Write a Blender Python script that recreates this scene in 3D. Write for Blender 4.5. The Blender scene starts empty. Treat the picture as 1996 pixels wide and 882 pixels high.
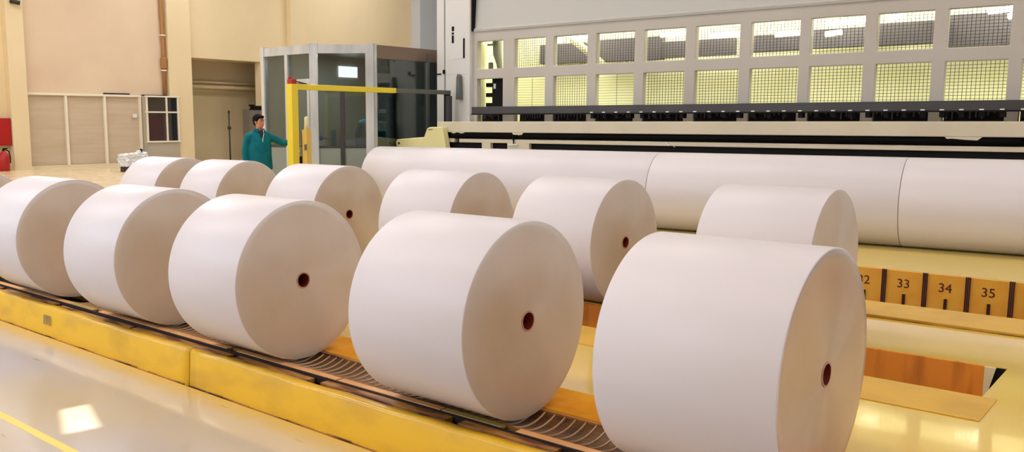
import bpy, bmesh, math, random
from mathutils import Vector, Matrix, Euler
random.seed(7)
sc = bpy.context.scene
COL = sc.collection
PI = math.pi

# ------------------------------------------------------------------ camera
cam_d = bpy.data.cameras.new('camera')
cam_d.sensor_width = 36.0
cam_d.lens = 1718.0 / 1996.0 * 36.0
cam_d.shift_x = (998 - 881) / 1996.0
cam_d.shift_y = (464 - 441) / 1996.0
cam_d.clip_end = 200
cam_o = bpy.data.objects.new('camera', cam_d); COL.objects.link(cam_o)
cam_o.location = (0, 0, 1.6)
cam_o.rotation_euler = (PI / 2 - 0.131, 0, 0.719)
sc.camera = cam_o

# ------------------------------------------------------------------ world + light
w = bpy.data.worlds.new('world'); sc.world = w; w.use_nodes = True
w.node_tree.nodes['Background'].inputs[0].default_value = (0.75, 0.87, 1.0, 1)
w.node_tree.nodes['Background'].inputs[1].default_value = 0.6
sc.view_settings.view_transform = 'Standard'
sc.view_settings.look = 'None'
sc.view_settings.exposure = -0.13
sc.view_settings.gamma = 1.0
sc.view_settings.use_curve_mapping = False


def area(name, loc, target, size, sizey, power, color):
    l = bpy.data.lights.new(name, 'AREA'); l.shape = 'RECTANGLE'
    l.size = size; l.size_y = sizey; l.energy = power; l.color = color
    o = bpy.data.objects.new(name, l); COL.objects.link(o)
    o.location = loc
    d = Vector(target) - Vector(loc)
    o.rotation_euler = d.to_track_quat('-Z', 'Y').to_euler()
    return o

# rows of unseen roof light; the last step is added to brighten roll ends
for i, x in enumerate((-26, -20, -14, -8, -2, 4)):
    for y, k in ((0.5, 1.15), (10.5, .88)):
        area('unseen_roof_light', (x, y, 9.6), (x, y, 0), 3.4, 1.6, k * {-26: 240, -20: 270, -14: 260, -8: 175, -2: 128, 4: 145}[x], (1.0, 0.93, 0.88) if x < -6 else (1.0, 0.80, 0.63))
for x in (-8, -2, 4):
    area('unseen_roof_light', (x, -3.5, 9.6), (x, -3.5, 0), 3.4, 1.6, 45, (1.0, 0.95, 0.91))  # added row, brightens the number panels and roll sides
for x, y in ((-27, 18.5), (-27, 27), (-20, 18.5), (-20, 27)):
    area('unseen_roof_light', (x, y, 9.6), (x - 1, y, 0), 3.4, 1.6, 220, (1.0, 0.98, 0.98))  # added lights, brighten the end wall and the area around the booth
# cool daylight through the clerestory in the near side wall
for x in (-24, -16, -8):
    area('clerestory_daylight', (x, -6.6, 6.2), (x - 0.5, 3, 1.0), 5.5, 3.2, 400, (0.55, 0.74, 1.0))
# cool fill added before the windowless rear wall, to brighten roll ends
for y in (4, 12):
    area('rear_fill', (9.6, y, 5.0), (-6, y - 2, 0.5), 5.0, 3.0, 330, (0.66, 0.80, 1.0))
# daylight from the high window of the end wall
area('end_window_daylight', (-30.2, 14.1, 8.9), (-12, 9, 0), 2.3, 1.6, 160, (0.85, 0.92, 1.0))

# sun, standing high: a hole added in the unseen ceiling shapes its floor patch
SUN_D = Vector((-.12, .05, -1.0))
sun = bpy.data.lights.new('sun', 'SUN'); sun.energy = 7.0; sun.angle = .006; sun.color = (1, .99, .97)
so_ = bpy.data.objects.new('sun', sun); COL.objects.link(so_); so_.rotation_euler = SUN_D.to_track_quat('-Z', 'Y').to_euler()

# ------------------------------------------------------------------ materials
def lin(c):
    c = c / 255.0
    return c / 12.92 if c <= 0.04045 else ((c + 0.055) / 1.055) ** 2.4

def rgb(t):
    return (lin(t[0]), lin(t[1]), lin(t[2]), 1)

def mat(name, c, rough=0.5, metal=0.0, c2=None, nscale=3.0, nlo=0.4, nhi=0.7, bump=0.0, bscale=20.0, coat=0.0,
        stretch=(1, 1, 1), emit=None, estr=0.0, spec=0.5, aniso=0.0, rvar=0.0):
    m = bpy.data.materials.new(name); m.use_nodes = True
    nt = m.node_tree; N = nt.nodes; L = nt.links
    b = N['Principled BSDF']
    b.inputs['Base Color'].default_value = rgb(c)
    b.inputs['Roughness'].default_value = rough
    b.inputs['Metallic'].default_value = metal
    b.inputs['Specular IOR Level'].default_value = spec
    b.inputs['Coat Weight'].default_value = coat
    b.inputs['Coat Roughness'].default_value = 0.08
    if emit:
        b.inputs['Emission Color'].default_value = rgb(emit); b.inputs['Emission Strength'].default_value = estr
    tc = N.new('ShaderNodeTexCoord'); mp = N.new('ShaderNodeMapping'); mp.inputs['Scale'].default_value = stretch
    L.new(tc.outputs['Object'], mp.inputs[0])
    if c2:
        nz = N.new('ShaderNodeTexNoise'); nz.inputs['Scale'].default_value = nscale; nz.inputs['Detail'].default_value = 4
        L.new(mp.outputs[0], nz.inputs['Vector'])
        mr = N.new('ShaderNodeMapRange'); mr.inputs[1].default_value = nlo; mr.inputs[2].default_value = nhi
        L.new(nz.outputs['Fac'], mr.inputs[0])
        mx = N.new('ShaderNodeMix'); mx.data_type = 'RGBA'
        mx.inputs[6].default_value = rgb(c); mx.inputs[7].default_value = rgb(c2)
        L.new(mr.outputs[0], mx.inputs[0]); L.new(mx.outputs[2], b.inputs['Base Color'])
    if rvar:
        nr = N.new('ShaderNodeTexNoise'); nr.inputs['Scale'].default_value = 1.3
        L.new(mp.outputs[0], nr.inputs['Vector'])
        rr = N.new('ShaderNodeMapRange'); rr.inputs[1].default_value = .3; rr.inputs[2].default_value = .7
        rr.inputs[3].default_value = max(0.02, rough - rvar); rr.inputs[4].default_value = rough + rvar
        L.new(nr.outputs['Fac'], rr.inputs[0]); L.new(rr.outputs[0], b.inputs['Roughness'])
    if bump:
        n2 = N.new('ShaderNodeTexNoise'); n2.inputs['Scale'].default_value = bscale; n2.inputs['Detail'].default_value = 3
        L.new(mp.outputs[0], n2.inputs['Vector'])
        bp = N.new('ShaderNodeBump'); bp.inputs['Strength'].default_value = bump; bp.inputs['Distance'].default_value = 0.02
        L.new(n2.outputs['Fac'], bp.inputs['Height']); L.new(bp.outputs[0], b.inputs['Normal'])
    if aniso:
        b.inputs['Anisotropic'].default_value = aniso
        tg = N.new('ShaderNodeTangent'); tg.direction_type = 'RADIAL'; tg.axis = 'X'
        L.new(tg.outputs[0], b.inputs['Tangent'])
    return m

def glass(name, c, k=0.5, rough=0.02):
    m = bpy.data.materials.new(name); m.use_nodes = True
    nt = m.node_tree; N = nt.nodes; L = nt.links
    N.remove(N['Principled BSDF']); out = N['Material Output']
    t = N.new('ShaderNodeBsdfTransparent'); t.inputs[0].default_value = (c[0], c[1], c[2], 1)
    g = N.new('ShaderNodeBsdfGlossy'); g.inputs['Roughness'].default_value = rough
    fr = N.new('ShaderNodeFresnel'); fr.inputs[0].default_value = 1.5
    ml = N.new('ShaderNodeMath'); ml.operation = 'MULTIPLY_ADD'; ml.inputs[1].default_value = 0.45; ml.inputs[2].default_value = k
    L.new(fr.outputs[0], ml.inputs[0])
    mx = N.new('ShaderNodeMixShader'); L.new(ml.outputs[0], mx.inputs[0]); L.new(t.outputs[0], mx.inputs[1]); L.new(g.outputs[0], mx.inputs[2])
    L.new(mx.outputs[0], out.inputs[0])
    return m

def wood_lines(m, axis=2, scale=60, dark=0.85):
    return m

M = {}
M['paper'] = mat('paper_wrap', (224, 218, 224), 0.42, c2=(221, 215, 221), nscale=3, stretch=(0.3, 2, 2), spec=0.4)
M['paper_end'] = mat('paper_end', (216, 204, 194), 0.36, c2=(208, 194, 182), nscale=2.2, aniso=0.8, spec=0.6, metal=.12)
M['paper_end2'] = mat('paper_end_satin', (216, 198, 186), 0.27, c2=(208, 188, 174), nscale=2.2, aniso=0.9, spec=0.7, metal=.38)
M['core'] = mat('core_board', (200, 152, 132), 0.7, c2=(180, 126, 106), nscale=30)
M['core_in'] = mat('core_inside', (120, 34, 24), 0.8)
M['kerb'] = mat('kerb_yellow', (238, 188, 36), 0.33, c2=(216, 168, 44), nscale=3.5, nlo=.45, nhi=.72, bump=.12, bscale=6, coat=.25, stretch=(.7, 1, 1.6))
M['orange'] = mat('orange_paint', (236, 168, 34), 0.7, c2=(224, 146, 28), nscale=4, spec=.08)
M['pitwall'] = mat('pit_orange', (236, 142, 44), 0.5, c2=(150, 70, 24), nscale=3.2, nlo=.5, nhi=.85, stretch=(2.2, 1, .35))
M['numpanel'] = mat('number_panel_orange', (255, 188, 66), 0.45, c2=(252, 170, 54), nscale=5, coat=.3)
M['mustard'] = mat('mustard_paint', (224, 176, 62), 0.38, c2=(206, 160, 58), nscale=3)
M['maroon'] = mat('maroon_steel', (60, 16, 18), 0.5)
M['rust'] = mat('rust_steel', (188, 132, 66), 0.45, c2=(104, 56, 34), nscale=5, nlo=.45, nhi=.6, stretch=(.6, 3, 1))
M['slat'] = mat('slat_steel', (112, 74, 40), 0.38, metal=.4, c2=(76, 46, 28), nscale=12)
M['edge'] = mat('worn_bright_edge', (250, 214, 168), 0.3, metal=.2)
M['tan'] = mat('tan_strip', (242, 182, 118), 0.45, c2=(226, 160, 100), nscale=6)
M['greentan'] = mat('olive_strip', (190, 165, 90), 0.45)
M['dark'] = mat('groove_dark', (34, 20, 16), 0.7)
M['black'] = mat('black_steel', (13, 11, 12), 0.65, spec=.2)
M['blackr'] = mat('black_rubber', (8, 6, 6), 0.8, spec=.1)
M['beam'] = mat('beam_grey', (62, 60, 62), 0.38, c2=(52, 50, 52), nscale=2)
M['cream'] = mat('machine_cream', (216, 205, 180), 0.45, c2=(206, 196, 172), nscale=1.4)
M['mgrey'] = mat('machine_grey', (192, 187, 178), 0.5, c2=(188, 180, 170), nscale=.8)
M['mwhite'] = mat('machine_white', (216, 214, 210), 0.5)
M['hood'] = mat('hood_grey', (190, 189, 184), 0.45)
M['lime'] = mat('interior_lime', (244, 243, 206), 0.6, c2=(248, 246, 216), nscale=1.5)
M['duct'] = mat('duct_grey', (104, 98, 106), 0.5)
M['drape'] = mat('grey_drape', (124, 126, 104), 0.7)
M['mesh'] = mat('wire_mesh', (58, 50, 34), 0.6)
M['castyel'] = mat('pale_yellow_casting', (232, 222, 160), 0.42, coat=.3)
M['yellow'] = mat('gantry_yellow', (244, 218, 58), 0.4, coat=.2)
M['yellow2'] = mat('post_yellow', (228, 194, 92), 0.45)
M['creamcone'] = mat('cone_cream', (238, 228, 170), 0.4)
M['red'] = mat('red_paint', (176, 40, 24), 0.45)
M['hydred'] = mat('hydrant_red', (170, 18, 12), 0.4)
M['steel'] = mat('brushed_alu', (214, 218, 224), 0.28, metal=.35, c2=(176, 182, 190), nscale=3, stretch=(1, 1, .3))
M['steeld'] = mat('dark_alu', (104, 106, 102), 0.4, metal=.3)
M['boothpanel'] = mat('booth_panel', (132, 140, 136), 0.45)
M['boothdoor'] = mat('booth_door_grey', (112, 122, 124), 0.4, metal=.2)
M['brown'] = mat('fascia_brown', (130, 112, 98), 0.3, metal=.5)  # brown tint of reflections is put into the fascia colour
M['glass'] = glass('booth_glass', (0.60, 0.64, 0.63), 0.05)
M['glasssmall'] = glass('office_glass', (0.75, 0.72, 0.68), 0.05)
M['white'] = mat('white_board', (226, 226, 224), 0.5)
M['winlit'] = mat('daylit_pane', (250, 252, 255), 0.3, emit=(250, 252, 255), estr=3.0)
M['sky'] = mat('sky_pane', (250, 252, 255), 0.3, emit=(240, 248, 255), estr=22.0)
M['tube'] = mat('lamp_tube', (255, 255, 240), 0.3, emit=(255, 252, 225), estr=5.0)
M['wallA'] = mat('wall_peach', (224, 202, 174), 0.8, c2=(218, 192, 166), nscale=.5, bump=.05)
M['wallB'] = mat('wall_cream', (232, 212, 172), 0.8, c2=(226, 206, 166), nscale=.5)
M['wallC'] = mat('wall_grey', (196, 200, 206), 0.8)
M['shade'] = mat('recess_beige', (226, 210, 172), 0.8)
M['shadeg'] = mat('recess_greige', (200, 184, 156), 0.8)
M['shutter'] = mat('door_greige', (202, 184, 160), 0.6, c2=(194, 174, 148), nscale=2, stretch=(1, .3, 4))
M['officepanel'] = mat('office_panel', (178, 168, 150), .6)
M['frame'] = mat('door_frame_cream', (236, 226, 206), 0.5)
M['pipe'] = mat('pipe_brown', (168, 118, 66), 0.5)
M['ceil'] = mat('ceiling_paint', (214, 214, 214), 0.8)
M['teal'] = mat('jacket_teal', (8, 112, 124), 0.8, c2=(4, 92, 108), spec=.2, nscale=6, bump=.25, bscale=9)
M['piping'] = mat('jacket_piping', (190, 215, 215), 0.6)
M['skin'] = mat('skin', (198, 134, 104), 0.5)
M['hair'] = mat('hair_black', (10, 9, 10), 0.75, bump=.4, bscale=60, spec=.15)
M['trouser'] = mat('trousers_navy', (34, 40, 56), 0.8)
M['shirt'] = mat('undershirt_black', (22, 24, 28), 0.8)
M['eye'] = mat('eye_dark', (28, 18, 16), 0.3)
M['lip'] = mat('lip', (166, 92, 78), 0.5)
M['shoe'] = mat('shoe_black', (24, 22, 22), 0.5)
M['foil'] = mat('plastic_film', (222, 224, 228), 0.28, bump=.8, bscale=14, coat=.4)
M['cabgrey'] = mat('cabinet_grey', (112, 104, 92), 0.5)
M['ink'] = mat('stencil_ink', (92, 30, 14), 0.6)
M['inkgrey'] = mat('stencil_grey', (132, 126, 112), 0.6)
M['linepaint'] = mat('floor_line_yellow', (236, 212, 92), 0.3)
M['stand'] = mat('stand_black', (40, 34, 26), 0.5)

# hall floor in front of the kerb: polished epoxy with yellow wear along the kerb
def floor_material(name, base, base2, stain=None, rough=0.14, bump=0.05, bscale=2.0, scuffs=True, rv=.05):
    m = bpy.data.materials.new(name); m.use_nodes = True
    nt = m.node_tree; N = nt.nodes; L = nt.links; b = N['Principled BSDF']
    tc = N.new('ShaderNodeTexCoord')
    nz = N.new('ShaderNodeTexNoise'); nz.inputs['Scale'].default_value = .55; nz.inputs['Detail'].default_value = 3
    L.new(tc.outputs['Object'], nz.inputs['Vector'])
    mr = N.new('ShaderNodeMapRange'); mr.inputs[1].default_value = .35; mr.inputs[2].default_value = .68
    L.new(nz.outputs['Fac'], mr.inputs[0])
    mx = N.new('ShaderNodeMix'); mx.data_type = 'RGBA'; mx.inputs[6].default_value = rgb(base); mx.inputs[7].default_value = rgb(base2)
    L.new(mr.outputs[0], mx.inputs[0]); col = mx.outputs[2]
    if stain:
        (ylo, yhi, sc_) = stain
        sx = N.new('ShaderNodeSeparateXYZ'); L.new(tc.outputs['Object'], sx.inputs[0])
        n3 = N.new('ShaderNodeTexNoise'); n3.inputs['Scale'].default_value = 7; n3.inputs['Detail'].default_value = 5
        L.new(tc.outputs['Object'], n3.inputs['Vector'])
        ad = N.new('ShaderNodeMath'); ad.operation = 'MULTIPLY_ADD'; ad.inputs[1].default_value = .16; L.new(n3.outputs['Fac'], ad.inputs[0]); L.new(sx.outputs['Y'], ad.inputs[2])
        mr3 = N.new('ShaderNodeMapRange'); mr3.inputs[1].default_value = ylo + .08; mr3.inputs[2].default_value = yhi + .08
        L.new(ad.outputs[0], mr3.inputs[0])
        m3 = N.new('ShaderNodeMix'); m3.data_type = 'RGBA'; L.new(mr3.outputs[0], m3.inputs[0]); L.new(col, m3.inputs[6]); m3.inputs[7].default_value = rgb(sc_)
        col = m3.outputs[2]
    if scuffs:
        mp = N.new('ShaderNodeMapping'); mp.inputs['Scale'].default_value = (1.2, 9, 1); mp.inputs['Rotation'].default_value = (0, 0, .5)
        L.new(tc.outputs['Object'], mp.inputs[0])
        n4 = N.new('ShaderNodeTexNoise'); n4.inputs['Scale'].default_value = 1.7; n4.inputs['Detail'].default_value = 6
        L.new(mp.outputs[0], n4.inputs['Vector'])
        mr4 = N.new('ShaderNodeMapRange'); mr4.inputs[1].default_value = .70; mr4.inputs[2].default_value = .76; mr4.inputs[4].default_value = .45
        L.new(n4.outputs['Fac'], mr4.inputs[0])
        m4 = N.new('ShaderNodeMix'); m4.data_type = 'RGBA'; L.new(mr4.outputs[0], m4.inputs[0]); L.new(col, m4.inputs[6]); m4.inputs[7].default_value = rgb((150, 118, 80))
        col = m4.outputs[2]
    L.new(col, b.inputs['Base Color'])
    nr = N.new('ShaderNodeTexNoise'); nr.inputs['Scale'].default_value = 1.1
    L.new(tc.outputs['Object'], nr.inputs['Vector'])
    rr = N.new('ShaderNodeMapRange'); rr.inputs[1].default_value = .3; rr.inputs[2].default_value = .7; rr.inputs[3].default_value = rough - rv; rr.inputs[4].default_value = rough + rv
    L.new(nr.outputs['Fac'], rr.inputs[0]); L.new(rr.outputs[0], b.inputs['Roughness'])
    b.inputs['Specular IOR Level'].default_value = .6
    n2 = N.new('ShaderNodeTexNoise'); n2.inputs['Scale'].default_value = bscale; n2.inputs['Detail'].default_value = 2
    L.new(tc.outputs['Object'], n2.inputs['Vector'])
    bp = N.new('ShaderNodeBump'); bp.inputs['Strength'].default_value = bump; bp.inputs['Distance'].default_value = .02
    L.new(n2.outputs['Fac'], bp.inputs['Height']); L.new(bp.outputs[0], b.inputs['Normal'])
    return m
M['floor'] = floor_material('floor_epoxy', (198, 192, 194), (212, 192, 158), stain=(3.10, 3.30, (220, 184, 92)), rough=.10, rv=.03)
M['deck'] = floor_material('deck_yellow', (240, 202, 80), (232, 196, 92), rough=.13, bump=.16, bscale=2.2, scuffs=False)
db = M['deck'].node_tree.nodes['Principled BSDF']; db.inputs['Coat Weight'].default_value = .6; db.inputs['Coat Roughness'].default_value = .05
M['farfloor'] = floor_material('hall_floor_far', (228, 206, 170), (222, 200, 162), rough=.25, bump=.02, scuffs=False)
M['decksoft'] = floor_material('deck_back', (224, 198, 112), (216, 190, 112), rough=.34, bump=.02, scuffs=False)

# ------------------------------------------------------------------ mesh helpers
class MB:
    """collects shapes with material slots, builds ONE mesh object"""
    def __init__(s): s.bm = bmesh.new(); s.mats = []
    def mi(s, m):
        if m not in s.mats: s.mats.append(m)
        return s.mats.index(m)
    def faces(s, vs, fs, m=None, smooth=False):
        bv = [s.bm.verts.new(v) for v in vs]; k = s.mi(m)
        for f in fs:
            try:
                ff = s.bm.faces.new([bv[i] for i in f]); ff.material_index = k; ff.smooth = smooth
            except ValueError: pass
        return bv
    def box(s, x0, x1, y0, y1, z0, z1, m=None, bev=0.0):
        t = bmesh.new()
        bmesh.ops.create_cube(t, size=1)
        for v in t.verts:
            v.co = Vector(((x0 + x1) / 2 + v.co.x * (x1 - x0), (y0 + y1) / 2 + v.co.y * (y1 - y0), (z0 + z1) / 2 + v.co.z * (z1 - z0)))
        if bev: bmesh.ops.bevel(t, geom=t.edges[:], offset=bev, segments=2, affect='EDGES', profile=.5)
        s.add(t, m); return s
    def add(s, t, m, smooth=False, mtx=None):
        k = s.mi(m)
        if mtx: bmesh.ops.transform(t, matrix=mtx, verts=t.verts)
        mp = {v: s.bm.verts.new(v.co) for v in t.verts}
        for f in t.faces:
            try:
                nf = s.bm.faces.new([mp[v] for v in f.verts]); nf.material_index = k; nf.smooth = smooth or f.smooth
            except ValueError: pass
        t.free()
    def tube(s, pts, r, m=None, seg=12, caps=True, sx=1.0):
        """round bar through points; r a number or list"""
        pts = [Vector(p) for p in pts]; n = len(pts)
        rs = r if isinstance(r, (list, tuple)) else [r] * n
        rings = []; up = None
        for i, p in enumerate(pts):
            d = (pts[min(i + 1, n - 1)] - pts[max(i - 1, 0)]).normalized()
            ref = Vector((0, 0, 1)) if abs(d.z) < .9 else Vector((0, 1, 0))
            u = d.cross(ref).normalized() if up is None else (up - d * up.dot(d)).normalized()
            up = u; v = d.cross(u).normalized()
            rings.append([p + (u * math.cos(2 * PI * k / seg) * sx + v * math.sin(2 * PI * k / seg)) * rs[i] for k in range(seg)])
        vs = [q for rg in rings for q in rg]; fs = []
        for i in range(n - 1):
            for k in range(seg):
                a = i * seg + k; b = i * seg + (k + 1) % seg
                fs.append((a, b, b + seg, a + seg))
        if caps: fs += [tuple(range(seg))[::-1], tuple(range((n - 1) * seg, n * seg))]
        s.faces(vs, fs, m, True); return s
    def prism(s, poly, a0, a1, axis, m=None):
        """extrude a polygon along an axis; poly in the other two coordinates"""
        def P(p, t):
            return (t, p[0], p[1]) if axis == 'x' else ((p[0], t, p[1]) if axis == 'y' else (p[0], p[1], t))
        n = len(poly)
        vs = [P(p, a0) for p in poly] + [P(p, a1) for p in poly]
        fs = [tuple(range(n)), tuple(range(n, 2 * n))[::-1]] + [(i, (i + 1) % n, n + (i + 1) % n, n + i) for i in range(n)]
        s.faces(vs, fs, m); return s
    def build(s, name, parent=None, loc=None, smooth=False, angle=None):
        bmesh.ops.recalc_face_normals(s.bm, faces=s.bm.faces[:])
        me = bpy.data.meshes.new(name); s.bm.to_mesh(me); s.bm.free()
        for m in s.mats: me.materials.append(m)
        o = bpy.data.objects.new(name, me); COL.objects.link(o)
        if loc: o.location = loc
        if parent: o.parent = parent
        if angle is not None:
            for p in me.polygons: p.use_smooth = True
            me.set_sharp_from_angle(angle=angle)
        return o

def empty(name, label, cat, loc=(0, 0, 0), rz=0, group=None):
    o = bpy.data.objects.new(name, None); COL.objects.link(o); o.empty_display_size = .1
    o.location = loc; o.rotation_euler = (0, 0, rz); tag(o, label, cat, group); return o
def tag(o, label, cat, group=None):
    o['label'] = label; o['category'] = cat
    if group: o['group'] = group
    return o
def struct(o):
    o['kind'] = 'structure'; return o
def copy_tree(o, parent=None):
    c = o.copy(); COL.objects.link(c)
    if parent: c.parent = parent
    for ch in list(o.children): copy_tree(ch, c)
    return c

# ================================================================== SETTING
# low floor on the near side of the kerb, and the deck (z = 0) beyond it
b = MB(); b.box(-34, 10, -7, 3.32, -.4, -.26, M['floor']); struct(b.build('floor'))
b = MB()
P1 = (5.80, 6.60, -.955); P2 = (8.25, 10.34)
XL, XR = -34, 10
def slab(x0, x1, y0, y1, m, zt=0.0): b.box(x0, x1, y0, y1, -.9, zt, m)
slab(XL, XR, 3.92, 5.80, M['deck'])
slab(P1[2], XR, 5.80, 6.60, M['deck'])
slab(XL, -11.5, 5.80, 6.60, M['deck'])
slab(XL, XR, 6.60, 8.25, M['deck'])
slab(XL, -11.5, 8.25, 10.34, M['deck'])
slab(-16, XR, 10.34, 24, M['decksoft']); slab(XL, -16, 10.34, 24, M['farfloor'])
slab(XL, -11, 24, 40, M['farfloor'])
deck = struct(b.build('floor'))
# pit floors and pit walls
b = MB(); b.box(-11.5, P1[2], 5.80, 6.60, -.6, -.5, M['dark']); b.box(-11.5, XR, 8.25, 10.34, -.6, -.5, M['dark'])
struct(b.build('floor'))
b = MB(); b.box(-11.5, -1.08, 6.575, 6.602, -.5, -.004, M['pitwall'])
b.prism([(-1.08, -.005), (-1.015, -.005), (-1.08, -.30)], 6.570, 6.596, 'y', M['shade'])
b.prism([(-1.015, -.005), (-.957, -.005), (-.957, -.5), (-1.08, -.5), (-1.08, -.30)], 6.580, 6.598, 'y', M['black'])
struct(b.build('trim_1'))
# mustard cover plates beside the pits
b = MB(); b.box(-11.4, -.875, 5.30, 5.795, .0, .006, M['mustard'], .002); struct(b.build('trim_2'))
b = MB(); b.box(-11.4, 6, 7.66, 8.25, .0, .022, M['mustard'], .004); b.box(-11.4, 6, 7.645, 7.66, .0, .004, M['rust'])
struct(b.build('trim_3'))
# painted line on the low floor
b = MB(); b.box(-16, 1, 2.165, 2.22, -.26, -.2585, M['linepaint']); struct(b.build('trim_4'))

# end wall and its pilasters, recess, opening
EX = -30.6
b = MB()
b.box(EX - .4, EX, 5, 13.1, 0, 7.9, M['wallB'])
b.box(EX - .4, EX, 13.1, 19.4, 2.56, 12, M['wallA'])
b.box(EX - .4, EX, 17.3, 19.4, 0, 2.6, M['wallA'])
b.box(EX - .4, EX, -7, 13.1, 7.9, 8.1, M['wallB'])
b.box(EX - .4, EX, -7, 12.9, 8.1, 12, M['wallB'])
b.box(EX - .4, EX, -7, 5, -.4, 8.0, M['wallB'])
b.box(EX - .4, EX, 19.4, 24.3, 4.08, 12, M['wallB'])
b.box(EX - .4, EX, 22.85, 24.3, 0, 4.1, M['wallB'])
b.box(EX - .4, EX, 24.3, 40, 0, 12, M['wallB'])
wall_end = struct(b.build('wall_end'))
b = MB(); b.box(EX, EX + .35, 12.52, 13.08, 0, 12, M['wallB'], .01); b.box(EX, EX + .25, 18.44, 19.42, 0, 12, M['wallB'], .01)
b.box(EX, EX + .3, 24.25, 31.6, 0, 12, M['wallB'], .01); struct(b.build('wall_pilaster'))
b = MB(); b.box(EX, EX + .9, 31.6, 38, 0, 12, M['wallC']); struct(b.build('wall_corner'))
b = MB()   # recess behind the opening
b.box(EX - 2.2, EX - 2.0, 19.2, 26.2, 0, 4.4, M['shade'])
b.box(EX - 2.0, EX - .4, 19.2, 19.4, 0, 4.4, M['shade']); b.box(EX - 2.0, EX - .4, 25.9, 26.1, 0, 4.4, M['shade'])
b.box(EX - 2.0, EX - .4, 19.2, 26.2, 4.1, 4.3, M['shade'])
b.box(EX - 2.0, EX - 1.6, 19.4, 25.9, 3.17, 4.1, M['shadeg'])
struct(b.build('wall_recess'))
b = MB(); b.tube([(EX - 1.5, 19.4, 3.06), (EX - 1.5, 25.9, 3.0)], .075, M['shade']); b.tube([(EX - 1.5, 19.4, 3.24), (EX - 1.5, 25.9, 3.2)], .05, M['shadeg'])
struct(b.build('trim_5'))
b = MB(); b.box(EX, EX + .04, 13.08, 17.38, 0, .1, M['shade']); b.box(EX + .35, EX + .38, 12.5, 13.1, 0, .1, M['shade']); struct(b.build('baseboard_end'))
# ceiling and remaining walls
b = MB(); off = Vector((.12, -.05)) * 12.2
hole = [Vector(p) + off for p in ((-5.56, 2.49), (-5.10, 2.30), (-5.06, 2.50), (-5.54, 2.66))]  # opening added and shaped to give the sun patch its outline
outer = [(-34, -7.2), (12, -7.2), (12, 40), (-34, 40)]
for i in range(4):
    j = (i + 1) % 4
    b.prism([outer[i], outer[j], tuple(hole[j]), tuple(hole[i])], 11.9, 11.96, 'z', M['ceil'])
struct(b.build('ceiling'))
b = MB()
b.box(-34, 12, -7.4, -7, -.4, 4.2, M['wallB']); b.box(-34, 12, -7.4, -7, 8.4, 12, M['wallB'])
for x0, x1 in ((-34, -27.5), (-21.2, -18.8), (-13.2, -10.8), (-5.2, 12)): b.box(x0, x1, -7.4, -7, 4.2, 8.4, M['wallB'])
struct(b.build('wall_near'))
b = MB(); b.box(10, 10.3, -7, 40, -.4, 12, mat('wall_dim', (178, 172, 166), .85)); struct(b.build('wall_behind'))
b = MB(); b.box(-34, 12, 38, 38.3, 0, 12, M['wallC']); struct(b.build('wall_far'))
# high daylit window of the end wall
w1 = MB(); w1.box(EX + .01, EX + .03, 12.95, 15.25, 8.1, 9.7, M['sky'])
wo = struct(w1.build('window_1'))
f = MB()
for y in (12.9, 14.07, 15.2): f.box(EX, EX + .08, y, y + .1, 8.0, 9.8, M['frame'])
for z in (8.0, 9.7): f.box(EX, EX + .08, 12.9, 15.3, z, z + .1, M['frame'])
f.build('window_frame', wo)
# clerestory frames
for x in (-24.3, -16, -8):
    f = MB()
    for k in range(5): f.box(x - 3.0 + k * 1.5 - .04, x - 3.0 + k * 1.5 + .04, -7.2, -7.1, 4.2, 8.4, M['frame'])
    for z in (4.2, 6.3, 8.35): f.box(x - 3.0, x + 3.0, -7.2, -7.1, z, z + .07, M['frame'])
    struct(f.build('window_2'))

# shutter door of three panels in the end wall
do = struct(MB().box(EX - .12, EX - .05, 13.1, 17.4, 0, 2.58, M['shutter']).build('door_1'))
f = MB()
for y in (13.08, 14.50, 15.92, 17.30): f.box(EX - .05, EX + .05, y - .035, y + .05, .08, 2.58, M['frame'], .005)
f.box(EX - .05, EX + .062, 13.03, 17.36, 2.505, 2.585, M['frame'], .005)
f.build('door_frame', do)
f = MB(); f.box(EX + .0, EX + .06, 15.9, 16.9, 2.585, 2.63, M['black']); f.build('door_track', do)

# office window unit beside the shutter door
wu = struct(MB().box(EX + .0, EX + .05, 17.42, 18.75, .1, .86, M['shutter']).build('window_3'))
f = MB()
for y in (17.41, 18.22, 18.70): f.box(EX + .27, EX + .34, y - .02, y + .035, .84, 2.56, M['frame'], .004)
for z in (.83, 1.93, 2.51): f.box(EX + .262, EX + .352, 17.36, 18.78, z, z + .055, M['frame'], .004)
f.box(EX + .2, EX + .3, 17.39, 18.75, .0, .84, M['officepanel']); f.box(EX + .0, EX + .27, 17.375, 17.39, .0, 2.55, M['officepanel'])
f.build('window_frame', wu)
f = MB(); f.box(EX + .27, EX + .29, 17.42, 18.72, .9, 2.52, M['glasssmall']); f.build('window_pane', wu)
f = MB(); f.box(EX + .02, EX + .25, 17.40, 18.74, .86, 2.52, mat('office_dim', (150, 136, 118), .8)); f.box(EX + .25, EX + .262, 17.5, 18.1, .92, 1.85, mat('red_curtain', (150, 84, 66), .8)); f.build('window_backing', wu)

# ================================================================== PAPER ROLLS
def lathe_x(prof, seg=128):
    """profile of (x, r, material) rings around the X axis"""
    t = MB(); rings = []
    for (x, r, m) in prof:
        rings.append([t.bm.verts.new((x, r * math.cos(2 * PI * k / seg), r * math.sin(2 * PI * k / seg))) for k in range(seg)])
    for i in range(len(prof) - 1):
        mi = t.mi(prof[i][2])
        for k in range(seg):
            f = t.bm.faces.new((rings[i][k], rings[i][(k + 1) % seg], rings[i + 1][(k + 1) % seg], rings[i + 1][k])); f.material_index = mi; f.smooth = True
    return t

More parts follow.
